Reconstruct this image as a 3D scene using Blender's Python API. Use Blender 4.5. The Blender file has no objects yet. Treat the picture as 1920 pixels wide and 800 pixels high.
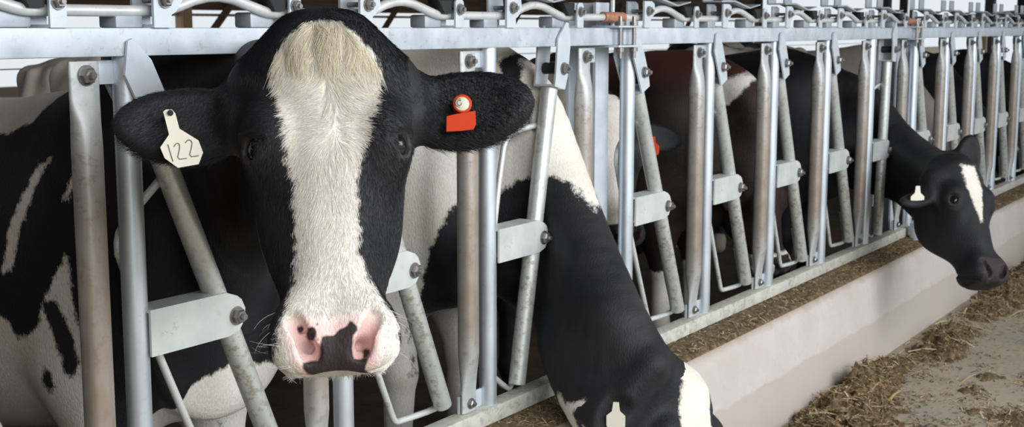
import bpy, bmesh, math, random
import numpy as np
from mathutils import Vector, Matrix
random.seed(7); RNG = np.random.default_rng(7)
C = bpy.context.scene.collection
SC = bpy.context.scene

# ------------------------------------------------------------------ camera, sky, light, exposure
CAM = Vector((0.0, -2.0, 1.52)); YAW = math.radians(33.5); PITCH = math.radians(8.25)
cd = bpy.data.cameras.new('camera'); cam = bpy.data.objects.new('camera', cd); C.objects.link(cam)
cd.sensor_width = 36.0; cd.lens = 2400.0 / 1920.0 * 36.0; cd.clip_end = 300; cd.clip_start = 0.05
fw = Vector((math.cos(PITCH) * math.sin(math.pi/2 - YAW), math.sin(YAW) * math.cos(PITCH), -math.sin(PITCH)))
cam.location = CAM; cam.rotation_euler = fw.to_track_quat('-Z', 'Y').to_euler()
cd.dof.use_dof = True; cd.dof.focus_distance = 2.15; cd.dof.aperture_fstop = 14.0
SC.camera = cam

w = bpy.data.worlds.new('sky'); SC.world = w; w.use_nodes = True
bg = w.node_tree.nodes['Background']; bg.inputs[0].default_value = (0.88, 0.94, 1.0, 1); bg.inputs[1].default_value = 0.8

def area(name, loc, target, size, power, color=(1, 1, 1)):
    l = bpy.data.lights.new(name, 'AREA'); l.shape = 'RECTANGLE'; l.size, l.size_y = size; l.energy = power; l.color = color
    o = bpy.data.objects.new(name, l); C.objects.link(o); o.location = loc
    o.rotation_euler = (Vector(target) - Vector(loc)).to_track_quat('-Z', 'Y').to_euler()
    return o
area('skylight_lamp', (2.0, -4.8, 3.5), (2.6, 0.0, 0.9), (8.5, 3.2), 600, (0.95, 0.975, 1.0))
SC.view_settings.view_transform = 'Standard'; SC.view_settings.look = 'None'
SC.view_settings.exposure = 0.15; SC.view_settings.gamma = 1.0; SC.view_settings.use_curve_mapping = False
try:
    SC.cycles.use_denoising = True
    SC.cycles.max_bounces = 6; SC.cycles.diffuse_bounces = 3; SC.cycles.glossy_bounces = 3
except Exception:
    pass

# ------------------------------------------------------------------ materials
def nt(m): return m.node_tree.nodes, m.node_tree.links
def mat(name, col, rough=0.6, metal=0.0, spec=0.5):
    m = bpy.data.materials.new(name); m.use_nodes = True
    b = m.node_tree.nodes['Principled BSDF']
    b.inputs['Base Color'].default_value = (*col, 1); b.inputs['Roughness'].default_value = rough
    b.inputs['Metallic'].default_value = metal; b.inputs['Specular IOR Level'].default_value = spec
    return m
def node(m, kind, **kw):
    n = m.node_tree.nodes.new(kind)
    for k, v in kw.items():
        if k in n.inputs: n.inputs[k].default_value = v
        else: setattr(n, k, v)
    return n
def link(m, a, b): m.node_tree.links.new(a, b)
def ramp(m, fac, stops):
    r = m.node_tree.nodes.new('ShaderNodeValToRGB'); e = r.color_ramp.elements
    while len(e) < len(stops): e.new(0.5)
    for el, (p, c) in zip(e, stops): el.position = p; el.color = (*c, 1) if len(c) == 3 else c
    link(m, fac, r.inputs[0]); return r
def mix(m, fac, a, b):
    n = m.node_tree.nodes.new('ShaderNodeMix'); n.data_type = 'RGBA'
    if hasattr(fac, 'links'): link(m, fac, n.inputs[0])
    else: n.inputs[0].default_value = fac
    for s, v in ((6, a), (7, b)):
        if hasattr(v, 'links'): link(m, v, n.inputs[s])
        else: n.inputs[s].default_value = (*v, 1)
    return n.outputs[2]
def noise(m, scale, detail=4.0, coord='Object', stretch=None, rough=0.55):
    t = node(m, 'ShaderNodeTexCoord'); n = node(m, 'ShaderNodeTexNoise', Scale=scale, Detail=detail, Roughness=rough)
    src = t.outputs[coord]
    if stretch:
        mp = node(m, 'ShaderNodeMapping'); mp.inputs['Scale'].default_value = stretch
        link(m, src, mp.inputs[0]); src = mp.outputs[0]
    link(m, src, n.inputs['Vector']); return n
def math_(m, op, a, b=None):
    n = m.node_tree.nodes.new('ShaderNodeMath'); n.operation = op
    for i, v in enumerate((a, b)):
        if v is None: continue
        if hasattr(v, 'links'): link(m, v, n.inputs[i])
        else: n.inputs[i].default_value = v
    return n.outputs[0]
def bump(m, h, strength=0.3, dist=0.01):
    b = node(m, 'ShaderNodeBump', Strength=strength, Distance=dist); link(m, h, b.inputs['Height'])
    link(m, b.outputs[0], m.node_tree.nodes['Principled BSDF'].inputs['Normal'])

def galv(name, c1, c2, dirt, amount, metal=0.35, rough=0.42, stretch=None):
    """galvanised steel: cloudy zinc, specks of dirt and dung"""
    m = mat(name, c1, rough, metal); b = m.node_tree.nodes['Principled BSDF']
    n1 = noise(m, 14, 5, stretch=stretch); r1 = ramp(m, n1.outputs[0], [(0.3, c1), (0.7, c2)])
    n2 = noise(m, 45, 6, rough=0.7); r2 = ramp(m, n2.outputs[0], [(amount, (0, 0, 0)), (amount + 0.12, (1, 1, 1))])
    n3 = noise(m, 5, 4, stretch=stretch); r3 = ramp(m, n3.outputs[0], [(0.35, (0, 0, 0)), (0.75, (1, 1, 1))])
    f = math_(m, 'MULTIPLY', r2.outputs[0], r3.outputs[0])
    link(m, mix(m, f, r1.outputs[0], dirt), b.inputs['Base Color'])
    rr = ramp(m, n1.outputs[0], [(0.3, (rough - .07,) * 3), (0.7, (rough + .12,) * 3)]); link(m, rr.outputs[0], b.inputs['Roughness'])
    bump(m, n2.outputs[0], 0.12, 0.002)
    return m
M = {}
M['galv'] = galv('galvanised_rail', (.42, .475, .53), (.585, .64, .695), (.30, .25, .18), .56, .25, .48)
M['pipe'] = galv('galvanised_pipe', (.54, .60, .66), (.68, .74, .79), (.30, .26, .18), .58, .72, .36, (1, 1, .25))
M['bar'] = galv('galvanised_bar', (.54, .57, .55), (.66, .69, .66), (.27, .20, .12), .50, .5, .40, (1, 1, .3))
M['bracket'] = galv('galvanised_bracket', (.52, .56, .55), (.63, .66, .63), (.36, .27, .16), .58, .2, .48)
M['lower'] = galv('galvanised_lower_rail', (.50, .51, .45), (.62, .62, .55), (.26, .20, .13), .47, .1, .6)
M['plate'] = galv('galvanised_plate', (.50, .55, .60), (.60, .65, .70), (.3, .25, .2), .62, .25, .46)
M['dark_plate'] = galv('weathered_zinc_plate', (.33, .37, .41), (.43, .47, .50), (.2, .16, .12), .6, .3, .5)
M['rod'] = galv('galvanised_rod', (.55, .56, .55), (.66, .67, .66), (.28, .2, .13), .58, .3, .42)
M['bolt'] = mat('bolt_steel', (.28, .27, .26), .35, .8)
M['rubber'] = mat('black_rubber', (.012, .012, .013), .7)
M['rust'] = galv('rusted_sleeve', (.36, .13, .07), (.45, .24, .15), (.6, .55, .5), .55, .1, .7)

def brown_post():
    m = galv('stained_post', (.42, .45, .46), (.55, .58, .58), (.26, .2, .13), .52, .3, .42)
    b = m.node_tree.nodes['Principled BSDF']; src = b.inputs['Base Color'].links[0].from_socket
    t = node(m, 'ShaderNodeTexCoord'); s = node(m, 'ShaderNodeSeparateXYZ'); link(m, t.outputs['Object'], s.inputs[0])
    n = noise(m, 7, 5, stretch=(1.2, 1.2, .22), rough=.6)
    z1 = node(m, 'ShaderNodeMapRange'); z1.inputs[1].default_value = 1.40; z1.inputs[2].default_value = 1.18; link(m, s.outputs[2], z1.inputs[0])
    z2 = node(m, 'ShaderNodeMapRange'); z2.inputs[1].default_value = .50; z2.inputs[2].default_value = .72; link(m, s.outputs[2], z2.inputs[0])
    zz = math_(m, 'MULTIPLY', z1.outputs[0], z2.outputs[0])
    f = math_(m, 'ADD', math_(m, 'MULTIPLY', n.outputs[0], 1.9), -0.48)
    fac = math_(m, 'MULTIPLY', zz, f); fac = math_(m, 'MINIMUM', math_(m, 'MAXIMUM', fac, 0.0), .9)
    link(m, mix(m, fac, src, (.27, .185, .12)), b.inputs['Base Color'])
    return m
M['brown'] = brown_post()

def wood(name, c1, c2, stretch):
    m = mat(name, c1, .75); n = noise(m, 6, 6, stretch=stretch)
    r = ramp(m, n.outputs[0], [(.3, c1), (.7, c2)]); link(m, r.outputs[0], m.node_tree.nodes['Principled BSDF'].inputs['Base Color']); return m
M['wood'] = wood('barn_timber', (.11, .065, .035), (.20, .125, .07), (.3, 4, 4))
M['pine'] = wood('pale_pine', (.42, .27, .15), (.55, .38, .23), (4, 4, .3))
M['post'] = wood('dark_barn_post', (.035, .03, .03), (.06, .05, .05), (4, 4, .3))
M['tin'] = mat('roof_steel', (.20, .19, .18), .6, .2)

def concrete():
    m = mat('curb_concrete', (.6, .55, .5), .85); b = m.node_tree.nodes['Principled BSDF']
    n1 = noise(m, 3.5, 6); r1 = ramp(m, n1.outputs[0], [(.3, (.49, .435, .40)), (.7, (.57, .53, .505))])
    n2 = noise(m, 30, 5, rough=.7); r2 = ramp(m, n2.outputs[0], [(.50, (0, 0, 0)), (.72, (.6, .6, .6))])
    c = mix(m, r2.outputs[0], r1.outputs[0], (.50, .42, .35))
    # the worn lower band with an irregular tide line, and the soiled lip under the rail
    t = node(m, 'ShaderNodeTexCoord'); s = node(m, 'ShaderNodeSeparateXYZ'); link(m, t.outputs['Object'], s.inputs[0])
    n3 = noise(m, 4, 5, stretch=(1, 1, .4))
    zz = math_(m, 'ADD', s.outputs[2], math_(m, 'MULTIPLY', n3.outputs[0], .07))
    r3 = ramp(m, zz, [(.19, (1, 1, 1)), (.218, (1, 1, 1)), (.228, (.0, .0, .0))])
    c = mix(m, math_(m, 'MULTIPLY', r3.outputs[0], .75), c, (.445, .385, .325))
    n5 = noise(m, 9, 5); zl = math_(m, 'ADD', s.outputs[2], math_(m, 'MULTIPLY', n5.outputs[0], .05))
    r5 = ramp(m, zl, [(.395, (0, 0, 0)), (.425, (1, 1, 1))])
    c = mix(m, math_(m, 'MULTIPLY', r5.outputs[0], .8), c, (.34, .26, .17))
    link(m, c, b.inputs['Base Color']); bump(m, n2.outputs[0], .25, .006); return m
M['curb'] = concrete()
def floor_mat():
    m = mat('feed_alley_concrete', (.4, .36, .3), .85); b = m.node_tree.nodes['Principled BSDF']
    n1 = noise(m, 2.2, 6); r1 = ramp(m, n1.outputs[0], [(.35, (.31, .28, .23)), (.65, (.38, .325, .24))])
    n2 = noise(m, 38, 6, rough=.75); r2 = ramp(m, n2.outputs[0], [(.50, (0, 0, 0)), (.60, (1, 1, 1))])
    n3 = noise(m, 2.8, 4); r3 = ramp(m, n3.outputs[0], [(.36, (0, 0, 0)), (.54, (1, 1, 1))])
    c = mix(m, math_(m, 'MULTIPLY', r2.outputs[0], math_(m, 'MULTIPLY', r3.outputs[0], .75)), r1.outputs[0], (.24, .18, .09))
    link(m, c, b.inputs['Base Color']); bump(m, n2.outputs[0], .4, .006); return m
M['floor'] = floor_mat()
def dung_mat():
    m = mat('dung_floor', (.06, .045, .03), .6); b = m.node_tree.nodes['Principled BSDF']
    n1 = noise(m, 5, 6); r1 = ramp(m, n1.outputs[0], [(.3, (.035, .026, .018)), (.7, (.10, .075, .045))]); link(m, r1.outputs[0], b.inputs['Base Color'])
    bump(m, n1.outputs[0], .5, .03); return m
M['dung'] = dung_mat()
def feed_mat(name, a, bcol, ccol, scale):
    m = mat(name, a, .9); b = m.node_tree.nodes['Principled BSDF']
    n1 = noise(m, scale, 6, rough=.7); r1 = ramp(m, n1.outputs[0], [(.32, a), (.5, bcol), (.68, ccol)]); link(m, r1.outputs[0], b.inputs['Base Color'])
    bump(m, n1.outputs[0], .8, .02); return m
M['feed'] = feed_mat('silage', (.055, .035, .016), (.155, .105, .05), (.34, .26, .145), 55)
M['straw1'] = mat('straw_tan', (.40, .29, .15), .8); M['straw2'] = mat('straw_brown', (.20, .13, .06), .85); M['straw3'] = mat('straw_pale', (.58, .47, .28), .8)
M['straw4'] = mat('straw_rust', (.26, .115, .05), .8); M['straw5'] = mat('straw_olive', (.24, .20, .08), .8); M['straw6'] = mat('straw_dark', (.05, .035, .02), .85)

def coat_mat(name, white=(.80, .775, .72), white2=(.73, .68, .585), black=(.0085, .0088, .0112), jag=1.0, sheen=.02, fur=260, topline=None):
    m = mat(name, white, .62); b = m.node_tree.nodes['Principled BSDF']
    a = node(m, 'ShaderNodeAttribute', attribute_name='coat'); an = node(m, 'ShaderNodeAttribute', attribute_name='nose'); ap = node(m, 'ShaderNodeAttribute', attribute_name='pink')
    n1 = noise(m, 30, 4); n2 = noise(m, fur, 3, stretch=(1, 1, .35)); n0 = noise(m, 5, 5)
    j = math_(m, 'ADD', math_(m, 'MULTIPLY', math_(m, 'ADD', n1.outputs[0], -.5), .035 * jag), math_(m, 'MULTIPLY', math_(m, 'ADD', n2.outputs[0], -.5), .022 * jag))
    v = math_(m, 'ADD', a.outputs['Fac'], j)
    f = ramp(m, math_(m, 'ADD', math_(m, 'MULTIPLY', v, 90.0), .5), [(0, (0, 0, 0)), (1, (1, 1, 1))]).outputs[0]
    wh = ramp(m, n0.outputs[0], [(.38, white2), (.55, white)]).outputs[0]
    wh = mix(m, ramp(m, n2.outputs[0], [(.35, (.35,) * 3), (.6, (0,) * 3)]).outputs[0], wh, (.50, .44, .35))
    bl = ramp(m, n0.outputs[0], [(.45, black), (.8, tuple(3 * np.array(black) * np.array([1.15, 1, .85])))]).outputs[0]
    if topline:
        tc = node(m, 'ShaderNodeTexCoord'); sp = node(m, 'ShaderNodeSeparateXYZ'); link(m, tc.outputs['Object'], sp.inputs[0])
        tz = math_(m, 'ADD', sp.outputs[2], math_(m, 'MULTIPLY', n0.outputs[0], .10))
        bl = mix(m, ramp(m, math_(m, 'MULTIPLY', tz, .5), [(.645, (0, 0, 0)), (.71, (1, 1, 1))]).outputs[0], bl, topline)
    c = mix(m, f, bl, wh)
    pv = math_(m, 'ADD', ap.outputs['Fac'], math_(m, 'MULTIPLY', math_(m, 'ADD', n1.outputs[0], -.5), .006))
    pf = ramp(m, math_(m, 'ADD', math_(m, 'MULTIPLY', pv, 45.0), .5), [(0, (0, 0, 0)), (1, (1, 1, 1))]).outputs[0]
    c = mix(m, pf, c, mix(m, n1.outputs[0], (.80, .47, .42), (.80, .62, .60)))
    nv = math_(m, 'ADD', an.outputs['Fac'], math_(m, 'MULTIPLY', math_(m, 'ADD', n1.outputs[0], -.5), .006))
    nf = ramp(m, math_(m, 'ADD', math_(m, 'MULTIPLY', nv, 300.0), .5), [(0, (0, 0, 0)), (1, (1, 1, 1))]).outputs[0]
    c = mix(m, nf, c, (.032, .022, .024))
    as_ = node(m, 'ShaderNodeAttribute', attribute_name='skin')
    c = mix(m, ramp(m, math_(m, 'ADD', math_(m, 'MULTIPLY', as_.outputs['Fac'], 90.0), .5), [(0, (0, 0, 0)), (1, (1, 1, 1))]).outputs[0], c, (.030, .027, .026))
    link(m, c, b.inputs['Base Color'])
    b.inputs['Specular IOR Level'].default_value = .3; b.inputs['Sheen Weight'].default_value = sheen; b.inputs['Sheen Roughness'].default_value = .5
    b.inputs['Sheen Tint'].default_value = (.8, .85, 1, 1)
    bump(m, n2.outputs[0], .35, .006)
    return m
M['coat'] = coat_mat('holstein_coat')
M['coat_bleached'] = coat_mat('sun_bleached_coat', black=(.014, .009, .008), topline=(.095, .032, .024))
M['coat_red'] = coat_mat('red_coat', black=(.085, .026, .014))
M['coat_grey'] = coat_mat('dusty_coat', white=(.50, .46, .42), white2=(.40, .35, .30))
M['eye'] = mat('eyeball', (.006, .005, .006), .10, 0, .45)
M['tag'] = mat('ear_tag_plastic', (.78, .74, .62), .45)
M['ink'] = mat('tag_ink', (.16, .15, .14), .6)
M['orange'] = mat('orange_tag_plastic', (.50, .038, .004), .6, 0, .2)
M['disc'] = mat('button_disc', (.56, .55, .44), .5)
M['hair_white'] = mat('white_hair', (.74, .715, .665), .6, 0, .3); M['hair_black'] = mat('black_hair', (.009, .0095, .012), .5, 0, .35)
M['hair_cream'] = mat('cream_hair', (.74, .67, .52), .55)

# ------------------------------------------------------------------ helpers
def tag(o, label=None, cat=None, group=None, kind=None):
    for k, v in (('label', label), ('category', cat), ('group', group), ('kind', kind)):
        if v: o[k] = v
    return o
def empty(name, loc, rot=0.0):
    o = bpy.data.objects.new(name, None); C.objects.link(o); o.location = loc; o.rotation_euler = (0, 0, rot); o.empty_display_size = .1; return o
class MB:
    def __init__(s): s.bm = bmesh.new()
    def box(s, c, size, bevel=0.0, rot=None):
        t = bmesh.new(); bmesh.ops.create_cube(t, size=1.0)
        for v in t.verts: v.co = Vector((v.co.x * size[0], v.co.y * size[1], v.co.z * size[2]))
        if bevel: bmesh.ops.bevel(t, geom=list(t.edges), offset=bevel, segments=2, affect='EDGES', profile=.6)
        mt = Matrix.Translation(c) @ (rot.to_4x4() if rot else Matrix()); s._add(t, mt); return s
    def _add(s, t, mt):
        t.transform(mt); me = bpy.data.meshes.new('tmp'); t.to_mesh(me); t.free(); s.bm.from_mesh(me); bpy.data.meshes.remove(me)
    def rings(s, rings, cap=True):
        vs = [[s.bm.verts.new(p) for p in r] for r in rings]; n = len(vs[0])
        for a, b in zip(vs, vs[1:]):
            for i in range(n): s.bm.faces.new((a[i], a[(i+1) % n], b[(i+1) % n], b[i]))
        if cap: s.bm.faces.new(vs[0][::-1]); s.bm.faces.new(vs[-1])
        return s
    def tube(s, pts, r, n=12, smooth=0):
        P = [Vector(p) for p in pts]
        for _ in range(smooth):
            Q = [P[0]]
            for a, b in zip(P, P[1:]): Q += [a.lerp(b, .25), a.lerp(b, .75)]
            P = Q + [P[-1]]
        rr = r if hasattr(r, '__len__') else [r] * len(P); out = []; up = None
        for i, p in enumerate(P):
            d = (P[min(i+1, len(P)-1)] - P[max(i-1, 0)]).normalized()
            if up is None:
                up = Vector((0, 1, 0)) if abs(d.y) < .9 else Vector((1, 0, 0))
            up = (up - d * up.dot(d)).normalized(); q = d.cross(up)
            out.append([p + (up * math.cos(2*math.pi*k/n) + q * math.sin(2*math.pi*k/n)) * rr[i] for k in range(n)])
        return s.rings(out)
    def prism(s, poly, y0, y1):
        """polygon in x,z extruded along y"""
        a = [s.bm.verts.new((x, y0, z)) for x, z in poly]; b = [s.bm.verts.new((x, y1, z)) for x, z in poly]; n = len(poly)
        s.bm.faces.new(a); s.bm.faces.new(b[::-1])
        for i in range(n): s.bm.faces.new((a[i], b[i], b[(i+1) % n], a[(i+1) % n]))
        return s
    def bolt(s, c, r=.014, l=.016, back=0.0):
        """washer, hex head and stud end in one turned piece, pointing to -y; back: length of the shank behind the washer"""
        x, y, z = c; hx = [math.cos(math.pi/6) / math.cos((k*math.pi/9) % (math.pi/3) - math.pi/6) for k in range(18)]; one = [1] * 18
        prof = ([(-back, r*.5, one), (0, r*.5, one)] if back else []) + [(0, r*1.4, one), (.003, r*1.4, one), (.003, r*1.12, hx), (l*.8, r*1.12, hx), (l, r*.9, hx), (l, r*.5, one), (l*1.5, r*.45, one)]
        return s.rings([[(x + q*h[k]*math.cos(k*math.pi/9), y - d, z + q*h[k]*math.sin(k*math.pi/9)) for k in range(18)] for d, q, h in prof])
    def channel(s, prof, xl, xr):
        """closed profile in y,z spanned between x = xl(z) and xr(z): folded plate"""
        a = [s.bm.verts.new((xl(z), y, z)) for y, z in prof]; b = [s.bm.verts.new((xr(z), y, z)) for y, z in prof]; n = len(prof)
        for i in range(n): s.bm.faces.new((a[i], a[(i+1) % n], b[(i+1) % n], b[i]))
        if n < 12: s.bm.faces.new(a[::-1]); s.bm.faces.new(b); return s
        k = (n - 4) // 4
        q = [(0, 1, 2*k, 2*k+1), (0, 2*k+1, 2*k+2, 4*k+3), (2*k+2, 2*k+3, 4*k+2, 4*k+3)] + [(1+i, 2+i, 2*k-i-1, 2*k-i) for i in range(k-1)] + [(2*k+3+i, 2*k+4+i, 4*k+1-i, 4*k+2-i) for i in range(k-1)]
        for f in q: s.bm.faces.new([a[i] for i in f]); s.bm.faces.new([b[i] for i in f][::-1])
        return s
    def mesh(s, name, m, smooth=True, angle=40):
        bmesh.ops.recalc_face_normals(s.bm, faces=s.bm.faces); me = bpy.data.meshes.new(name); s.bm.to_mesh(me); s.bm.free()
        me.materials.append(m)
        if smooth:
            me.shade_smooth(); me.set_sharp_from_angle(angle=math.radians(angle))
        return me
    def build(s, name, m, parent=None, loc=(0, 0, 0), **k): return place(s.mesh(name, m, **k), name, parent, loc)
def place(me, name, parent=None, loc=(0, 0, 0), roty=0.0):
    o = bpy.data.objects.new(name, me); C.objects.link(o); o.parent = parent; o.location = loc; o.rotation_euler = (0, roty, 0); return o
def structure(o): o['kind'] = 'structure'; return o

# ------------------------------------------------------------------ setting
def grid_sheet(name, x0, x1, y0, y1, nx, ny, zf, m):
    xs = np.linspace(x0, x1, nx); ys = np.linspace(y0, y1, ny); X, Y = np.meshgrid(xs, ys, indexing='ij'); Z = zf(X, Y)
    V = np.stack([X, Y, Z], -1).reshape(-1, 3); i = np.arange(nx-1)[:, None] * ny + np.arange(ny-1)[None]
    F = np.stack([i, i + ny, i + ny + 1, i + 1], -1).reshape(-1, 4)
    me = bpy.data.meshes.new(name); me.from_pydata(V.tolist(), [], F.tolist()); me.materials.append(m); me.shade_smooth()
    return place(me, name)
structure(MB().box((12, -4.13, -.05), (60, 7.8, .1)).build('floor_feed_alley', M['floor']))
structure(MB().box((12, 6.0, -.051), (60, 12.46, .098)).build('floor_cow_alley', M['dung']))
# concrete curb: battered face, rounded lip
cb = MB(); prof = [(-.235, 0), (-.185, .34), (-.166, .385), (-.14, .402), (.10, .402), (.10, 0)]
cb.rings([[(x, y, z) for y, z in prof] for x in np.linspace(-3, 30, 34)])
structure(cb.build('curb_under_rail', M['curb'], angle=60))
# barn: roof over cows and alley, far side wall with wide curtain opening, timber
structure(MB().box((14, 3.6, 3.75), (70, 15.2, .08)).build('ceiling', M['tin']))
structure(MB().box((-2.6, 3.5, 1.85), (.2, 15.2, 3.7)).build('occluder_wall_left', M['wood']))  # unseen wall, added to block light from the left and keep the flank dark
structure(MB().box((12, 11.1, .42), (76, .2, .84)).build('wall_far', M['curb']))
structure(MB().box((5, 11.1, 2.28), (52, .14, 1.05), .01).build('trim_header', M['wood']))
structure(MB().box((5, 11.02, 1.69), (52, .05, .035)).build('trim_rail', M['pine']))
for i, x in enumerate((-3.2, 1.35, 5.4, 8.6, 11.8, 15.4, 19.0, 22.6, 26.2, 31.0)):
    structure(MB().box((x, 10.98, 1.8), (.16, .16, 3.7), .01).build('pillar_timber', M['pine'] if i % 3 == 1 else M['wood']))
    b = MB(); b.tube([(x + .05, 10.9, 1.1), (x + .95, 10.9, 2.0)], .06, 4); structure(b.build('beam_brace', M['wood']))
for z in (1.05, 1.25):
    structure(MB().tube([(-20, 10.9, z), (45, 10.9, z)], .008, 6).build('trim_cable', M['bolt']))
for x in (3.0, 7.0, 11.0, 15.0, 19.0, 23.0, 27.0):
    structure(MB().box((x, 4.6, 2.9), (.12, 12.4, .3)).build('beam_rafter', M['wood']))
for y in (2.0, 4.2, 6.4, 8.6):
    structure(MB().box((12, y, 3.15), (40, .09, .2)).build('beam_purlin', M['wood']))
for x, y in ((35.0, 9.0), (33.6, 8.0), (42.5, 8.0), (28.5, 4.0)):
    structure(MB().box((x, y, 2.0), (.28, .28, 4.0)).build('pillar_dark', M['post']))
structure(MB().tube([(37.5, 8.0, 1.75), (48.0, 6.9, 2.15)], .10, 4).build('beam_gable', M['wood']))
structure(MB().box((41.9, 8.0, 1.0), (.16, .16, 2.0)).build('pillar_pine', M['pine']))

# ------------------------------------------------------------------ headlock fence
P = .617; TOP, TOPB = 1.52, 1.466; LOWT, LOWB = .465, .418
PIV = Vector((.235, 0, .908))
U = {}
U['upright'] = MB().tube([(0, 0, LOWT - .002), (0, 0, TOPB + .002)], .025, 20).mesh('upright_post', M['pipe'])
zs = [(.468, .033, .007), (.525, .033, .007), (.585, .0285, .02), (.63, .0275, .0275), (1.30, .0275, .0275), (1.345, .0285, .022), (1.385, .034, .008), (1.458, .034, .007)]
U['side'] = MB().rings([[(-.1 + rx*math.copysign(abs(math.cos(a))**.8, math.cos(a)), -.004 + ry*math.copysign(abs(math.sin(a))**.8, math.sin(a)), z) for a in np.linspace(0, 2*math.pi, 24, endpoint=False)] for z, rx, ry in zs]).mesh('side_post', M['brown'], angle=60)
U['side_bolt'] = MB().bolt((-.1, -.0115, 1.432)).mesh('bolt', M['bolt'], angle=30)
U['foot_bolt'] = MB().bolt((-.1, -.0115, .492), .011, .012).mesh('bolt', M['bolt'], angle=30)
U['tab'] = MB().box((-.062, .008, 1.436), (.09, .008, .046), .002).mesh('top_tab', M['plate'])
U['foot'] = MB().box((-.078, .008, .490), (.112, .008, .050), .002).mesh('foot_tab', M['plate'])
U['bar'] = MB().rings([[(r*math.cos(a), r*math.sin(a), z) for a in np.linspace(0, 2*math.pi, 20, endpoint=False)] for z, r in ((-.428, .019), (-.43, .0245), (-.425, .025), (.445, .025), (.447, .019))]).mesh('neck_bar', M['bar'])
def curve(*pts):
    z = [p[0] for p in pts]; v = [p[1] for p in pts]; return lambda q: float(np.interp(q, z, v))
def uprof(zs, y, t, floor_, lid=False):
    """U (or upside-down U) folded plate outline: inner/outer flanges at +-y, web thickness t"""
    zs = list(zs)
    return [(-y - t, z) for z in [floor_] + zs] + [(-y, z) for z in zs[::-1]] + [(-y, floor_ + (-t if lid else t)), (y, floor_ + (-t if lid else t))] + [(y, z) for z in zs] + [(y + t, z) for z in zs[::-1] + [floor_]]
U['fork'] = MB().channel(uprof((.452, .47, .49, .585, .61, .640), .031, .006, .446), curve((.446, -.030), (.47, -.030), (.585, -.040), (.640, -.006)), curve((.446, .028), (.49, .036), (.585, .031), (.640, .008))).mesh('fork_plate', M['plate'], smooth=False)
U['fork_bolt'] = MB().bolt((.008, -.0375, .505), .0135, .018, .085).mesh('bolt', M['bolt'], angle=30)
U['roller'] = MB().tube([(.008, .030, .505), (.008, -.028, .505)], .017, 14).mesh('rubber_roller', M['rubber'])
U['rod'] = MB().tube([(0, .028, .335), (-.115, .033, .300), (-.145, .033, .280), (-.162, .033, .24), (-.162, .033, -.10), (-.158, .033, -.345), (-.156, .033, -.372), (-.135, .033, -.385), (-.002, .033, -.448), (.018, .033, -.448), (.024, .033, -.43), (.020, .033, -.29)], .0088, 10, smooth=1).mesh('hook_rod', M['rod'])
U['bracket'] = MB().channel(uprof((.955, .945, .925, .900, .880, .871), .027, .006, .966, True), lambda z: .010, curve((.871, .22), (.880, .25), (.900, .266), (.925, .268), (.945, .258), (.955, .245), (.966, .215))).mesh('pivot_bracket', M['bracket'], smooth=False)
U['pivot_bolt'] = MB().bolt((.242, -.033, .912), .0145, .018, .07).mesh('bolt', M['bolt'], angle=30)
U['thin'] = MB().channel(uprof((1.53, 1.585, 1.594), .026, .006, TOP), curve((1.585, -.188), (1.594, -.180)), curve((1.585, -.152), (1.594, -.160))).mesh('latch_plate', M['plate'], smooth=False)
U['wide'] = MB().channel(uprof((1.53, 1.545, 1.552, 1.574, 1.598, 1.606), .027, .007, TOP), lambda z: .048, curve((1.545, .092), (1.552, .105), (1.574, .122), (1.598, .118), (1.606, .100))).mesh('lock_plate', M['plate'], smooth=False)
U['thin_bolt'] = MB().bolt((-.17, -.032, 1.567), .011, .012, .06).mesh('bolt', M['bolt'], angle=30)
U['wide_bolt'] = MB().bolt((.076, -.034, 1.574), .012, .013, .06).mesh('bolt', M['bolt'], angle=30)
U['stop'] = MB().channel([(-.022, 1.556), (.022, 1.556), (.022, 1.588), (.018, 1.593), (-.018, 1.593), (-.022, 1.588)], curve((1.556, -.222), (1.585, -.232), (1.593, -.245)), curve((1.556, -.192), (1.585, -.192), (1.593, -.18))).mesh('rubber_stop', M['rubber'], smooth=False)
U['block'] = MB().box((-.235, .03, 1.5365), (.07, .05, .033), .006).mesh('catch_block', M['dark_plate'])
U['keeper'] = MB().box((.012, .02, 1.541), (.065, .05, .042), .004).mesh('rod_keeper', M['dark_plate'])
U['flap'] = MB().prism([(.04, 1.612), (.16, 1.615), (.30, 1.592), (.40, 1.606), (.40, 1.610), (.30, 1.597), (.16, 1.621), (.04, 1.617)], -.03, .045).mesh('release_flap', M['dark_plate'], smooth=False)
U['paddle'] = MB().box((.09, .05, 1.645), (.085, .008, .062), .003).mesh('paddle', M['dark_plate'])

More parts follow.
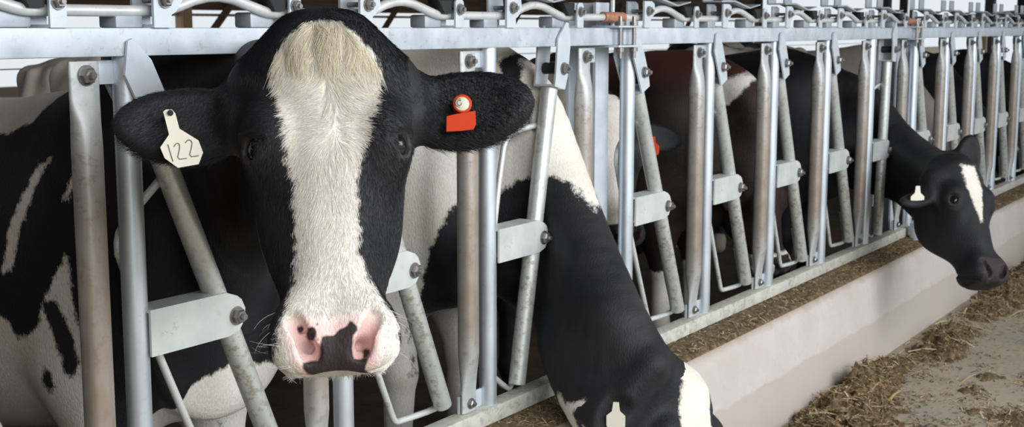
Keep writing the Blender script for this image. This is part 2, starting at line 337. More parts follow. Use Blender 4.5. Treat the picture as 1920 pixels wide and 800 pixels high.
def panel(x0, n, angles, label, left, right):
    root = empty('headlock_panel', (x0, 0, .402)); off = Vector((0, 0, -.402))
    tag(root, label, 'headlock', 'galvanised headlock panels')
    L, R = left - x0, right - x0
    MB().box(((L+R)/2, 0, (TOP+TOPB)/2), (R-L, .055, TOP-TOPB), .004).build('top_rail', M['galv'], root, off)
    MB().box(((L+R)/2, -.005, (LOWT+LOWB)/2), (R-L, .055, LOWT-LOWB), .003).build('bottom_rail', M['lower'], root, off)
    pts = [(L, 0, 1.553)]
    for k in range(n):
        x = k * P
        pts += [(x - .17, 0, 1.552), (x + .08, 0, 1.552), (x + .12, 0, 1.556), (x + .20, 0, 1.582), (x + .27, 0, 1.585), (x + .34, 0, 1.566), (x + .39, 0, 1.553), (x + .42, 0, 1.551)]
    pts = sorted(set(pts)); pts = [p for p in pts if L <= p[0] <= R] + [(R, 0, 1.553)]
    MB().tube(pts, .0115, 10, smooth=1).build('lock_rod', M['rod'], root, off)
    for k in range(n + 1):
        o = off + Vector((k * P, 0, 0))
        last = k == n
        if L < k*P - .1 < R:
            sp = place(U['side'], 'side_post', root, o); place(U['side_bolt'], 'bolt', sp); place(U['foot_bolt'], 'bolt', sp); place(U['block'], 'catch_block', root, o)
            tp = place(U['thin'], 'latch_plate', root, o); place(U['thin_bolt'], 'bolt', tp); place(U['stop'], 'rubber_stop', root, o)
            if True:
                place(U['tab'], 'top_tab', root, o); place(U['foot'], 'foot_tab', root, o)
        if last: continue
        up = place(U['upright'], 'upright_post', root, o)
        br = place(U['bracket'], 'pivot_bracket', root, o); place(U['pivot_bolt'], 'bolt', br)
        nb = place(U['bar'], 'neck_bar', root, o + PIV, math.radians(angles[k]))
        fp = place(U['fork'], 'fork_plate', nb); place(U['fork_bolt'], 'bolt', nb); place(U['roller'], 'rubber_roller', nb); place(U['rod'], 'hook_rod', nb)
        wp = place(U['wide'], 'lock_plate', root, o); place(U['wide_bolt'], 'bolt', wp)
        place(U['keeper'], 'rod_keeper', root, o); place(U['flap'], 'release_flap', root, o)
        for dx in (0, .175): place(U['paddle'], 'paddle', root, o + Vector((dx, 0, 0)))
    return root
panel(1.664 - P, 4, (-23, -23, -23, 11.5), 'galvanised headlock panel nearest the camera, around the white-blazed front cow', .30, 3.585)
panel(3.704, 5, (-23, -22.5, -22.5, -22.5, 3), 'middle galvanised headlock panel, between the cow with its head down and the far feeding cow', 3.625, 6.778)
panel(6.895, 5, (-23, -23, -23, -23, -23), 'farthest galvanised headlock panel, beyond the black cow with the white ear tag', 6.806, 9.95)
panel(10.09, 4, (-23,) * 4, 'last headlock panel in view at the edge of the barn, past all the feeding cows', 9.99, 12.6)

def joint(x, label):
    r = empty('rail_clamp', (x, 0, 1.40)); o = Vector((-x, 0, -1.40)); tag(r, label, 'clamp', 'rail clamps at the panel joints')
    for z in (1.5235, 1.4625): MB().box((x, -.012, z), (.15, .10, .006), .001).build('clamp_plate', M['plate'], r, o)
    for dx in (-.045, .045):
        MB().rings([[(x + dx + q*math.cos(k*.524), -.05 + q*math.sin(k*.524), z) for k in range(12)] for z, q in ((1.425, .007), (1.445, .007), (1.445, .013), (1.458, .013), (1.458, .007), (1.527, .007), (1.527, .013), (1.54, .013), (1.54, .007), (1.556, .006))]).build('bolt', M['bolt'], r, o, angle=30)
    MB().tube([(x - .07, 0, 1.553), (x + .06, 0, 1.553)], .0165, 12).build('rod_sleeve', M['rust'], r, o)
    MB().tube([(x + .03, .02, 1.50), (x + .03, .02, 1.72)], .007, 8).build('lift_rod', M['rod'], r, o)
joint(3.605, 'steel rail clamp with rusty orange sleeve on the rod, nearer panel joint')
joint(6.792, 'steel rail clamp with rusty orange sleeve on the rod, farther panel joint')
def beam_post(x, y, label, kind):
    r = empty('support_post', (x, y, .0)); tag(r, label, 'post')
    pr = [(-.05, -.005), (.036, -.005), (.036, .005), (.004, .006), (.004, .094), (.036, .095), (.036, .105), (-.05, .105), (-.05, .095), (-.004, .094), (-.004, .006), (-.05, .005)]
    MB().rings([[(px, py, z) for px, py in pr] for z in (.41, 1.6)]).build('flange_beam', M['plate'], r, angle=10)
    MB().box((-.007, .05, .406), (.10, .13, .008), .002).build('base_plate', M['plate'], r)
beam_post(3.643, .062, 'galvanised I-beam support post behind the rail at the nearer joint', 1)
beam_post(6.835, .062, 'galvanised I-beam support post behind the rail at the farther joint', 1)
st = empty('pipe_stub', (6.79, -.085, .402)); tag(st, 'short galvanised pipe foot at the end of the middle bottom rail', 'pipe stub')
MB().tube([(0, 0, 0), (0, 0, .092)], .036, 16).build('pipe', M['plate'], st); MB().box((0, 0, .006), (.12, .11, .010), .002).build('base_plate', M['plate'], st)

# ------------------------------------------------------------------ cows: one continuous skin per animal
def smin(a, b, k):
    h = np.maximum(k - np.abs(a - b), 0) / k; return np.minimum(a, b) - h * h * k * .25
def smax(a, b, k): return -smin(-a, -b, k)
def cap(p, a, b, ra, rb):
    a = np.asarray(a, np.float32); b = np.asarray(b, np.float32); ab = b - a
    t = np.clip(((p - a) @ ab) / (ab @ ab), 0, 1); d = p - a - t[:, None] * ab
    return np.sqrt((d * d).sum(1)) - (ra + (rb - ra) * t)
def ell(p, c, r):
    r = np.asarray(r, np.float32); q = (p - np.asarray(c, np.float32)) / r
    return (np.sqrt((q * q).sum(1)) - 1) * float(min(r))
def spline(xs, ys, n=200):
    """smooth table through the stations (Catmull-Rom), for lofted bodies"""
    xs = np.asarray(xs, float); ys = np.asarray(ys, float); m = np.gradient(ys, xs); q = np.linspace(xs[0], xs[-1], n)
    i = np.clip(np.searchsorted(xs, q) - 1, 0, len(xs) - 2); h = xs[i+1] - xs[i]; t = (q - xs[i]) / h
    v = (2*t**3 - 3*t**2 + 1)*ys[i] + (t**3 - 2*t**2 + t)*h*m[i] + (-2*t**3 + 3*t**2)*ys[i+1] + (t**3 - t**2)*h*m[i+1]
    return lambda x: np.interp(x, q, v).astype(np.float32)
def loft(s, u, v, tabs, pw, s0, s1, taper=None):
    hw, lo, hi = (t(s) for t in tabs); c = (lo + hi) / 2; hd = (hi - lo) / 2; vv = (v - c) / hd
    if taper is not None: hw = hw * (1 - taper(s) * np.clip((vv + 1) / 2, 0, 1))
    q = (np.abs(u / hw) ** pw + np.abs(vv) ** pw) ** (1 / pw)
    d = (q - 1) * np.minimum(hw, hd); ds = np.maximum(s0 - s, s - s1)
    return np.where(ds > 0, np.sqrt(np.maximum(d, 0) ** 2 + ds ** 2), d)
BX = [-1.70, -1.66, -1.58, -1.42, -1.18, -.88, -.50, -.20, .02, .14, .23, .27]
BODY = [spline(BX, y) for y in (
    [.07, .13, .19, .25, .31, .36, .33, .305, .275, .24, .19, .07],
    [.98, .88, .80, .72, .54, .44, .49, .55, .59, .62, .68, .84],
    [1.20, 1.30, 1.355, 1.385, 1.375, 1.36, 1.365, 1.395, 1.36, 1.28, 1.16, 1.02])]
HT = [0, .03, .07, .12, .17, .21, .26, .32, .38, .43, .47, .51, .535, .552]
HEAD = [spline(HT, y) for y in (
    [.050, .080, .100, .116, .123, .122, .117, .110, .098, .086, .089, .096, .093, .078],
    [-.14, -.19, -.22, -.245, -.265, -.275, -.275, -.25, -.205, -.165, -.145, -.135, -.125, -.115],
    [-.050, -.015, .000, .006, .008, .008, .005, .002, .000, .000, .004, .006, -.002, -.020])]
HTAP = spline(HT, [.1, .1, .1, .12, .22, .30, .36, .36, .32, .22, .10, .08, .12, .2])

EYE = (.0995, -.034, .206)
def head_sdf(p, ears):
    """p: (l, n, t) lateral, out of the face, down the face; metres"""
    l, n, t = p[:, 0], p[:, 1], p[:, 2]; al = np.abs(l); pm = np.stack([al, n, t], 1)
    d = loft(t, l, n, HEAD, 2.7, 0, .548, HTAP)
    d = smin(d, ell(pm, (0, -.09, .025), (.085, .075, .05)), .05)                    # poll
    d = smin(d, ell(pm, (.100, -.105, .085), (.055, .055, .045)), .06)                # muscle at the ear base
    d = smin(d, ell(pm, (.093, -.040, .172), (.030, .036, .030)), .045)               # brow
    d = smin(d, ell(pm, (.095, -.060, .205), (.030, .040, .040)), .05)                # orbit
    d = smin(d, ell(pm, (.085, -.16, .27), (.030, .085, .085)), .05)                  # cheek
    d = smin(d, ell(pm, (.0, -.115, .510), (.060, .050, .030)), .03)                  # chin
    d = smin(d, ell(pm, (.055, -.020, .495), (.036, .030, .048)), .035)               # nostril wings
    e = np.stack([al - EYE[0], n - EYE[1], t - EYE[2]], 1); L = np.sqrt((e * e).sum(1))
    d = smin(d, L - .0275, .014)                                                      # eyelids
    q = np.stack([e[:, 0] * .80 + e[:, 1] * .60 - .026, e[:, 1] * .80 - e[:, 0] * .60, e[:, 2]], 1)
    d = smax(d, -ell(q, (0, 0, 0), (.021, .0165, .0190)), .005)                       # eye opening
    fold = np.abs(L - .034) ; d = d + .0035 * np.exp(-(fold / .004) ** 2) * (e[:, 2] < -.004)   # upper lid crease
    d = smax(d, -cap(pm, (.060, .006, .474), (.037, -.002, .522), .0115, .0165), .008)  # nostrils
    d = smax(d, -cap(pm, (.047, -.002, .510), (.034, -.034, .516), .0125, .008), .006)
    mouth = np.abs((t - .548) + (n + .02) * -.55 + .0 * l); d = d + .006 * np.exp(-(mouth / .006) ** 2) * (n < -.02) * (n > -.14) * (t > .42)
    for s, (root, tip, face, wid) in zip((-1, 1), ears):
        r = np.array(root, np.float32); x = np.array(tip, np.float32) - r; ln = float(np.linalg.norm(x)); x /= ln
        f = np.array(face, np.float32); f -= x * (f @ x); f /= np.linalg.norm(f); y = np.cross(f, x)
        b = p - r; ex, ey, ef = b @ x, b @ y, b @ f
        u = np.clip(ex / ln, 0, 1); half = wid * np.clip(4.2 * u * (1 - u), 0, 1) ** .62 * (1.05 - .12 * u)
        outer = ell(np.stack([ex - ln * .54, ey, ef + .35 * ey * ey / wid], 1), (0, 0, 0), (ln * .48, wid, .024))
        cup = ell(np.stack([ex - ln * .52, ey, ef - .023 + .35 * ey * ey / wid], 1), (0, 0, 0), (ln * .40, wid * .80, .026))
        ear = smax(outer, -cup, .008)
        ear = smin(ear, cap(p, r - x * .05, r + x * ln * .22, .046, .028), .03)
        d = smin(d, ear, .025)
    return d

def nets(fn, lo, hi, h, g=6):
    """surface nets on a sparse grid: verts, quads"""
    lo = np.asarray(lo, np.float32); nc = np.ceil((np.asarray(hi) - lo) / (h * g)).astype(int); H = h * g
    ci = np.stack(np.meshgrid(*[np.arange(k) for k in nc], indexing='ij'), -1).reshape(-1, 3)
    dc = fn(lo + (ci + .5).astype(np.float32) * H).reshape(nc)
    act = np.abs(dc) < H * 1.15
    vol = np.repeat(np.repeat(np.repeat(dc, g, 0), g, 1), g, 2).astype(np.float32)
    fi = np.argwhere(np.repeat(np.repeat(np.repeat(act, g, 0), g, 1), g, 2))
    for k in range(0, len(fi), 400000):
        c = fi[k:k+400000]; vol[c[:, 0], c[:, 1], c[:, 2]] = fn(lo + (c + .5).astype(np.float32) * h)
    s = vol < 0; cnt = np.zeros(np.array(s.shape) - 1, np.int8); off = [(i, j, k) for i in (0, 1) for j in (0, 1) for k in (0, 1)]
    n = cnt.shape
    for i, j, k in off: cnt += s[i:i+n[0], j:j+n[1], k:k+n[2]]
    cells = np.argwhere((cnt > 0) & (cnt < 8)); idx = -np.ones(n, np.int32); idx[tuple(cells.T)] = np.arange(len(cells))
    acc = np.zeros((len(cells), 3), np.float32); w_ = np.zeros(len(cells), np.float32)
    val = {o: vol[cells[:, 0]+o[0], cells[:, 1]+o[1], cells[:, 2]+o[2]] for o in off}
    for o in off:
        for ax in range(3):
            if o[ax]: continue
            o2 = tuple(1 if q == ax else o[q] for q in range(3)); a, b = val[o], val[o2]; m = (a < 0) != (b < 0)
            t = np.where(m, a / np.where(m, a - b, 1), 0); pt = np.tile(np.array(o, np.float32), (len(cells), 1)); pt[:, ax] += t
            acc += pt * m[:, None]; w_ += m
    V = lo + (cells + .5 + acc / w_[:, None]) * h; Q = []
    for ax in range(3):
        a, b = (ax + 1) % 3, (ax + 2) % 3; sl = [slice(1, n[q]) for q in range(3)]; sl[ax] = slice(0, n[ax]); s1 = s[tuple(sl)]
        sl2 = list(sl); sl2[ax] = slice(1, n[ax] + 1); s2 = s[tuple(sl2)]
        e = np.argwhere(s1 != s2); flip = s1[tuple(e.T)]
        e = e + 1; e[:, ax] -= 1; c = []
        for da, db in ((0, 0), (1, 0), (1, 1), (0, 1)):
            q = e.copy(); q[:, a] -= da; q[:, b] -= db; c.append(idx[q[:, 0], q[:, 1], q[:, 2]])
        c = np.stack(c, 1); ok = (c >= 0).all(1); c = c[ok]; f = flip[ok]
        Q.append(np.where(f[:, None], c, c[:, ::-1]))
    return V.astype(np.float32), np.concatenate(Q)
def grad(fn, V, e=.002):
    g = np.stack([fn(V + np.eye(3, dtype=np.float32)[k] * e) - fn(V - np.eye(3, dtype=np.float32)[k] * e) for k in range(3)], 1) / (2 * e); return g
def poly_sd(x, y, poly):
    """signed distance to a closed outline, positive inside"""
    P_ = np.asarray(poly, float); d = np.full(len(x), 1e9); ins = np.zeros(len(x), bool)
    for (x0, y0), (x1, y1) in zip(P_, np.roll(P_, -1, 0)):
        dx, dy = x1 - x0, y1 - y0; t = np.clip(((x-x0)*dx + (y-y0)*dy) / (dx*dx + dy*dy + 1e-12), 0, 1)
        d = np.minimum(d, (x-x0-t*dx)**2 + (y-y0-t*dy)**2)
        ins ^= ((y0 > y) != (y1 > y)) & (x < (x1-x0)*(y-y0)/(y1-y0+1e-12) + x0)
    return np.where(ins, 1, -1) * np.sqrt(d)
def norm(v): v = np.asarray(v, float); return v / np.linalg.norm(v)

EARS = [((-.085, -.10, .115), (-.315, -.085, .165), (-.10, 1, .0), .060), ((.085, -.10, .115), (.315, -.085, .165), (.10, 1, .0), .060)]
NO_PATTERN = lambda L, Hd, dh, W: np.full(len(L), -.1)
class Cow: pass
def cow(label, root, heading, poll, down, out, crest, throat, pattern, scale=1.0, hs=1.0, h=.012, ears=EARS, legs=None, m=None, group=None, body_turn=0.0, zmin=.0):
    """root: ground point under the shoulders; heading: world direction the body faces; poll/down/out: head frame; crest, throat: neck stations (x, y, z, r)"""
    F = norm((*heading, 0)).astype(np.float32); Lf = np.array([-F[1], F[0], 0], np.float32); R0 = np.array([*root, 0], np.float32)
    poll = np.asarray(poll, np.float32); dn = norm(down); on = norm(np.asarray(out) - dn * (np.dot(out, dn))); ln = np.cross(on, dn)
    Bm = np.stack([ln, on, dn], 1).astype(np.float32)
    def to_head(p): return ((p - poll) @ Bm) / hs
    def to_body(p):
        q = (p - R0) / scale; return np.stack([q @ F, q @ Lf, q[:, 2]], 1)
    crest = [(*(R0 + (F * -.12 + np.array([0, 0, 1.27])) * scale), .10 * scale)] + list(crest) + [(*(poll + (on * -.12 + dn * .05) * hs), .085 * hs)]
    throat = [(*(R0 + (F * .06 + np.array([0, 0, .98])) * scale), .18 * scale)] + list(throat) + [(*(poll + (on * -.185 + dn * .235) * hs), .070 * hs)]
    def dense(st, n=16):
        a = np.array(st, float); u = np.r_[0, np.cumsum(np.linalg.norm(np.diff(a[:, :3], axis=0), axis=1))]; q = np.linspace(0, u[-1], n)
        return [tuple(v) for v in np.stack([spline(u, a[:, k])(q) for k in range(4)], 1)]
    mid = list(zip(dense(crest, 34), dense(throat, 34)))[6:-2]; crest, throat = dense(crest, 11), dense(throat, 11)
    legs_ = legs or [[(-.06, .17, .74, .115), (.0, .165, .42, .052), (-.01, .165, .16, .040), (.03, .165, .045, .050)]] * 2 + [[(-1.36, .17, .98, .19), (-1.22, .20, .72, .135), (-1.50, .20, .46, .060), (-1.47, .20, .16, .042), (-1.43, .20, .045, .052)]] * 2
    def sdf(p):
        q = to_body(p); hq = to_head(p)
        d = loft(q[:, 0], q[:, 1], q[:, 2], BODY, 2.25, -1.70, .27)
        for s in (-1, 1):
            d = smin(d, ell(q, (-.05, s * .17, .98), (.17, .10, .30)), .10)          # shoulder
            d = smin(d, ell(q, (-1.24, s * .22, 1.31), (.09, .05, .06)), .09)         # hip bone
            d = smin(d, ell(q, (-1.62, s * .10, 1.28), (.05, .04, .05)), .06)         # pin bone
        d = smin(d, cap(q, (-1.66, 0, 1.30), (-1.76, 0, 1.05), .035, .022), .03); d = smin(d, cap(q, (-1.76, 0, 1.05), (-1.74, 0, .55), .022, .03), .02)
        d = smin(d, ell(q, (-1.18, 0, .56), (.24, .19, .17)), .08)                    # udder
        for i, lg in enumerate(legs_):
            s = (-1, 1)[i % 2]; dl = None
            for a, b in zip(lg, lg[1:]):
                c = cap(q, (a[0], a[1] * s, a[2]), (b[0], b[1] * s, b[2]), a[3], b[3]); dl = c if dl is None else smin(dl, c, .03)
            d = smin(d, dl, .08)
        d = d * scale
        parts = []
        for ch in (crest, throat):
            dn_ = None
            for a, b in zip(ch, ch[1:]):
                c = cap(p, a[:3], b[:3], a[3], b[3]); dn_ = c if dn_ is None else np.minimum(dn_, c)
            parts.append(dn_)
        dn_ = None
        for a, b in mid:
            c = cap(p, a[:3], b[:3], a[3] * .96, b[3] * .96); dn_ = c if dn_ is None else np.minimum(dn_, c)
        dn_ = smin(smin(parts[0], parts[1], .06), dn_, .03)
        d = smin(d, dn_, .12)
        return smin(d, head_sdf(hq, ears) * hs, .05)
    pts = np.array([c[:3] for c in crest + throat] + [tuple(poll)] + [tuple(poll + dn * .57 * hs + on * .03)] + [tuple(poll + Bm @ (np.array(e[1]) * hs)) for e in ears])
    bc = np.array([R0 + (F * a + Lf * b) * scale + np.array([0, 0, z * scale]) for a in (-1.82, .3) for b in (-.42, .42) for z in (0, 1.42)])
    al = np.concatenate([pts - .17, pts + .17, bc]); lo, hi = al.min(0) - .02, al.max(0) + .02; lo[2] = max(lo[2], zmin - .02)
    V, Q = nets(sdf, lo, hi, h)
    d = sdf(V); g = grad(sdf, V); V = (V - g * (d / np.maximum((g * g).sum(1), .2))[:, None]).astype(np.float32)
    V[:, 2] = np.maximum(V[:, 2], .001)
    o = Cow(); o.to_head = to_head; o.from_head = lambda q: poll + (np.asarray(q, float) * hs) @ Bm.T.astype(float); o.B = Bm; o.hs = hs
    me = bpy.data.meshes.new('cow'); me.vertices.add(len(V)); me.loops.add(len(Q) * 4); me.polygons.add(len(Q))
    me.vertices.foreach_set('co', (V - R0).ravel()); me.loops.foreach_set('vertex_index', Q.astype(np.int32).ravel())
    me.polygons.foreach_set('loop_start', np.arange(0, len(Q) * 4, 4, dtype=np.int32)); me.update(calc_edges=True); me.validate(); me.shade_smooth()
    Hd = to_head(V); dh = head_sdf(Hd, ears) * hs; L = to_body(V)
    r = pattern(L, Hd, dh, V); coat, nose, pink = r if isinstance(r, tuple) else (r, None, None)
    ishead = dh < .012
    if nose is None:
        nose = np.where(ishead, np.minimum(np.minimum(.072 - np.abs(Hd[:, 0]), Hd[:, 2] - .455), Hd[:, 1] + .045), -.1); pink = np.full(len(V), -.1)
    skin = .0325 - np.sqrt((np.abs(Hd[:, 0]) - EYE[0]) ** 2 + (Hd[:, 1] - EYE[1]) ** 2 + ((Hd[:, 2] - EYE[2] - .004) * .85) ** 2)
    for nm, v in (('coat', coat), ('nose', nose), ('pink', pink), ('skin', skin)):
        me.attributes.new(nm, 'FLOAT', 'POINT').data.foreach_set('value', np.asarray(v, np.float32))
    me.materials.append(m or M['coat'])
    ob = place(me, 'cow', None, R0); tag(ob, label, 'cow', group)
    o.ob, o.V, o.Q, o.Hd, o.dh, o.R0, o.coat, o.nose, o.pink = ob, V, Q, Hd, dh, R0, coat, nose, pink
    for s in (-1, 1):
        e = MB(); bmesh.ops.create_uvsphere(e.bm, u_segments=20, v_segments=12, radius=.0238 * hs); eo = e.build('eye', M['eye'], ob, Vector(o.from_head((s * EYE[0], EYE[1], EYE[2])) - R0), angle=180)
    return o
def blobs(L, items):
    """union of ellipsoid patches in body coordinates (x along the back, y to the left, z up): + inside"""
    v = np.full(len(L), -1.0)
    for c, r in items: v = np.maximum(v, -ell(L, c, r))
    return v
def onto(o, name, poly, depth, thick, m, parent, bevel=True):
    """flat outline in head coordinates (l, t) built as a plate of real thickness standing at depth n"""
    b = bmesh.new(); n = len(poly)
    a = [b.verts.new(Vector(o.from_head((x, depth, t)) - o.R0)) for x, t in poly]; c = [b.verts.new(Vector(o.from_head((x, depth + thick, t)) - o.R0)) for x, t in poly]
    b.faces.new(a); b.faces.new(c[::-1])
    for i in range(n): b.faces.new((a[i], a[(i+1) % n], c[(i+1) % n], c[i]))
    mb = MB(); mb.bm.free(); mb.bm = b; return mb.build(name, m, parent, smooth=False)

# --- the front cow, head raised and looking into the lens
BLZ_T = [-.02, .012, .021, .033, .061, .10, .14, .19, .243, .255, .33, .41, .441, .488, .542, .60]
BLZ_L = [-.010, -.028, -.037, -.055, -.074, -.081, -.0665, -.0617, -.0561, -.0515, -.0534, -.0569, -.0665, -.0836, -.0968, -.12]
BLR_T = [-.02, .012, .022, .033, .060, .095, .133, .171, .226, .2545, .333, .378, .415, .448, .481, .553, .60]
BLR = [.010, .028, .037, .0546, .075, .084, .0774, .0635, .0514, .042, .042, .0417, .053, .0721, .0936, .1021, .12]
NOSE = [(-.0494, .5372), (-.0365, .5336), (-.0247, .5343), (-.0219, .515), (-.0181, .4999), (-.0009, .4998), (.0059, .4925), (.018, .4876), (.0238, .4781), (.0332, .4884), (.034, .4939), (.0271, .5023), (.0254, .5175), (.028, .535), (.0387, .5356), (.0414, .5249), (.0499, .5275), (.0473, .5382), (.0424, .551), (.0487, .5557), (.0183, .5594), (-.0224, .5581), (-.0415, .5538), (-.0487, .5459)]
PINK = [(-.0669, .4822), (-.0569, .4729), (-.0239, .4811), (.0042, .4804), (.0216, .4791), (.0524, .4718), (.0643, .4977), (.0642, .5239), (.058, .541), (.0466, .5534), (.0184, .5583), (-.0415, .5549), (-.0548, .5391), (-.0645, .5083)]
STREAK = [(.428, 1.228), (.455, 1.175), (.490, 1.08), (.51, 1.03), (.525, .975), (.56, .96), (.545, 1.03), (.535, 1.07), (.50, 1.14), (.463, 1.217)]
FLANK = [(.65, .88), (.60, .87), (.56, .85), (.533, .81), (.494, .823), (.449, .86), (.412, .926), (.35, 1.021), (.339, 1.004), (.335, .933), (.324, .837), (.315, .70), (.30, .40), (.30, 0), (.95, 0), (.95, .70)]
SPOT = [(.431, .911), (.386, .928), (.344, .835), (.33, .776), (.357, .745), (.375, .762), (.394, .819)]
def front_pattern(L, Hd, dh, W):
    l, n, t = Hd.T
    bl = np.minimum(l - np.interp(t, BLZ_T, BLZ_L), np.interp(t, BLR_T, BLR) - l)
    bl = np.minimum(bl, t - .010)
    back = np.interp(t, [0, .40, .45, .50], [-.055, -.06, -.11, -.5])
    head = np.minimum(bl, np.maximum(n - back, -.03))
    head = np.where(n < back, -.03, head)
    Y, Z, X = W[:, 1], W[:, 2], W[:, 0]
    side = np.maximum(poly_sd(Y, Z, FLANK), poly_sd(Y, Z, STREAK))
    side = np.maximum(side, poly_sd(Y, Z, [(.338, 1.20), (.348, 1.20), (.366, 1.15), (.356, 1.15)]))
    side = np.minimum(side, -poly_sd(Y, Z, SPOT)); side = np.minimum(side, np.sqrt((Y - .429) ** 2 + ((Z - .73) * .75) ** 2) - .021)
    saddle = np.minimum(Z - (1.335 + (.426 - Y) * .25), Y - .56)
    side = np.maximum(side, saddle)
    brisket = np.minimum(np.interp(X, [1.85, 1.90, 1.92, 1.97, 2.03, 2.2, 2.4], [.60, .64, .725, .747, .758, .72, .66]) - Z, .32 - Y)
    body = np.maximum(side, brisket)
    near = dh < .02
    coat = np.where(near, head, body)
    front = n > -.05
    nose = poly_sd(l, t, NOSE)
    for c, r in (((-.0499, .487), .0062), ((-.0341, .4952), .0085), ((.0456, .5264), .006), ((-.025, .4826), .002)):
        nose = np.maximum(nose, r - np.hypot(l - c[0], (t - c[1]) * .85))
    nose = np.where(near & front, nose, -.1)
    lid = .030 - np.sqrt((np.abs(l) - .107) ** 2 + (n + .04) ** 2 + (t - .20) ** 2)
    pink = np.where(near & front, poly_sd(l, t, PINK) + .004, -.1)
    return coat, nose, pink
P0 = np.array([1.4935, -.6629, 1.5402]); DN = np.array([-.22968, -.22863, -.94603]); ON = np.array([-.709, -.6266, .3236])
A_EARS = [((-.085, -.10, .138), (-.326, -.085, .145), (-.12, 1, -.05), .062), ((.085, -.10, .138), (.334, -.085, .122), (.12, 1, -.05), .066)]
A = cow('black cow with broad white blaze facing the camera, white tag 122 in one ear', (2.06, .36), (0, -1), P0, DN, ON,
        [(2.0, .30, 1.37, .10), (2.02, .02, 1.40, .085), (1.86, -.28, 1.43, .085)], [(2.0, .12, 1.05, .13), (2.02, -.02, 1.12, .09), (1.86, -.30, 1.18, .085)],
        front_pattern, scale=.985, hs=.985, h=.0062, ears=A_EARS)
# ear tags
ao = A.ob
def tagged(poly, hole=None): return poly
t1 = onto(A, 'ear_tag', [(-.2504, .1324), (-.2463, .129), (-.237, .1292), (-.2322, .1353), (-.2263, .1603), (-.1977, .18), (-.1913, .1991), (-.1984, .2176), (-.2296, .2223), (-.2493, .2065), (-.2557, .1894), (-.2421, .1692), (-.2458, .1526)], -.064, .003, M['tag'], ao)
t1['label'] = 'white ear tag numbered 122'
digits = [[(-.2440, .1850), (-.2405, .1985), (-.2367, .2125)], [(-.2348, .189), (-.2325, .1848), (-.2290, .1832), (-.2262, .1865), (-.2266, .1941), (-.2305, .2095), (-.2156, .2081)], [(-.2174, .1835), (-.2150, .1798), (-.2110, .1786), (-.2074, .1820), (-.2080, .1900), (-.2125, .2062), (-.1977, .2045)]]
for dg in digits:
    MB().tube([Vector(A.from_head((x, -.0605, t)) - A.R0) for x, t in dg], .0008, 6, smooth=1).build('digit', M['ink'], t1)
MB().tube([Vector(A.from_head((-.2393, n, .1351)) - A.R0) for n in (-.085, -.0575)], .0045, 12).build('tag_stud', M['rubber'], t1)
t2 = onto(A, 'ear_tag', [(.191, .1524), (.2025, .1496), (.2379, .1445), (.2375, .1664), (.2331, .1749), (.2128, .1767), (.1891, .1772)], -.066, .004, M['orange'], ao)
t2['label'] = 'orange ear tag'
def disc(c, r, n0, n1, name, m, parent, k=24):
    rg = [[Vector(A.from_head((c[0] + q*math.cos(a), n, c[1] + q*math.sin(a))) - A.R0) for a in np.linspace(0, 2*math.pi, k, endpoint=False)] for n, q in ((n0, r), (n1 - .001, r), (n1, r * .88))]
    return MB().rings(rg).build(name, m, parent)
disc((.2177, .1317), .0152, -.080, -.062, 'button', M['orange'], t2)
disc((.2168, .1325), .0115, -.063, -.0605, 'button_face', M['disc'], t2)
MB().tube([Vector(A.from_head((.2125 + .0036*math.cos(a), -.0602, .1312 + .0045*math.sin(a))) - A.R0) for a in np.linspace(0, 5.6, 14)], .0007, 5).build('ring_mark', M['ink'], t2)
MB().tube([Vector(A.from_head((.2125 + .0065*math.cos(a), -.0602, .1312 + .007*math.sin(a))) - A.R0) for a in np.linspace(1.5, 5.2, 12)], .0006, 5).build('ring_mark', M['ink'], t2)

# --- the cow with its head down, second from the camera
B_W = [(-.165, .99), (-.139, 1.007), (-.081, 1.065), (-.036, 1.088), (.029, 1.085), (.10, 1.065), (.15, 1.015), (.208, 1.005), (.235, 1.0), (.261, .938), (.308, .836), (.379, .69), (.419, .584), (.42, .44), (.36, .30), (.36, -.1), (4, -.1), (4, 2), (-.17, 2)]
def b_pattern(L, Hd, dh, W):
    l, n, t = Hd.T; Y, Z = W[:, 1], W[:, 2]
    body = np.minimum(poly_sd(Y, Z, B_W), -poly_sd(Y, Z, [(.14, 1.46), (.10, 1.40), (.035, 1.215), (.055, 1.235), (.12, 1.33), (.17, 1.42)]))
    thr = poly_sd(Y, Z, [(-.160, .505), (-.20, .474), (-.243, .486), (-.262, .500), (-.300, .488), (-.335, .492), (-.355, .437), (-.34, .30), (-.14, .30)])
    body = np.maximum(body, np.minimum(thr, (np.hypot((Y + .252) / .010, (Z - .43) / .035) - 1) * .010))
    head = np.minimum(.066 - np.abs(l), n + .09); head = np.where(t < .03, np.minimum(.075 - np.abs(l), n + .11), head)
    return np.where(dh < .015, head, body)
B_EARS = [((-.205, -.035, .055), (-.280, -.125, .215), (-.74, .64, .19), .058), ((.085, -.10, .10), (.29, -.14, .13), (.1, 1, 0), .060)]
B = cow('black-necked cow reaching its head down to the feed, white poll, white shoulder', (3.27, .48), (0, -1), (3.25, -.487, .545), (-.41, -.17, -.894), (-.21, -.937, .278),
        [(3.27, .24, 1.375, .10), (3.28, .11, 1.30, .085), (3.28, .04, 1.15, .085), (3.27, -.03, 1.01, .085), (3.18, -.18, .81, .09), (3.12, -.34, .61, .09)], [(3.27, .14, .80, .12), (3.25, -.02, .70, .09), (3.15, -.14, .58, .10), (3.08, -.28, .45, .10)],
        b_pattern, scale=1.04, hs=1.0, h=.010, ears=B_EARS)
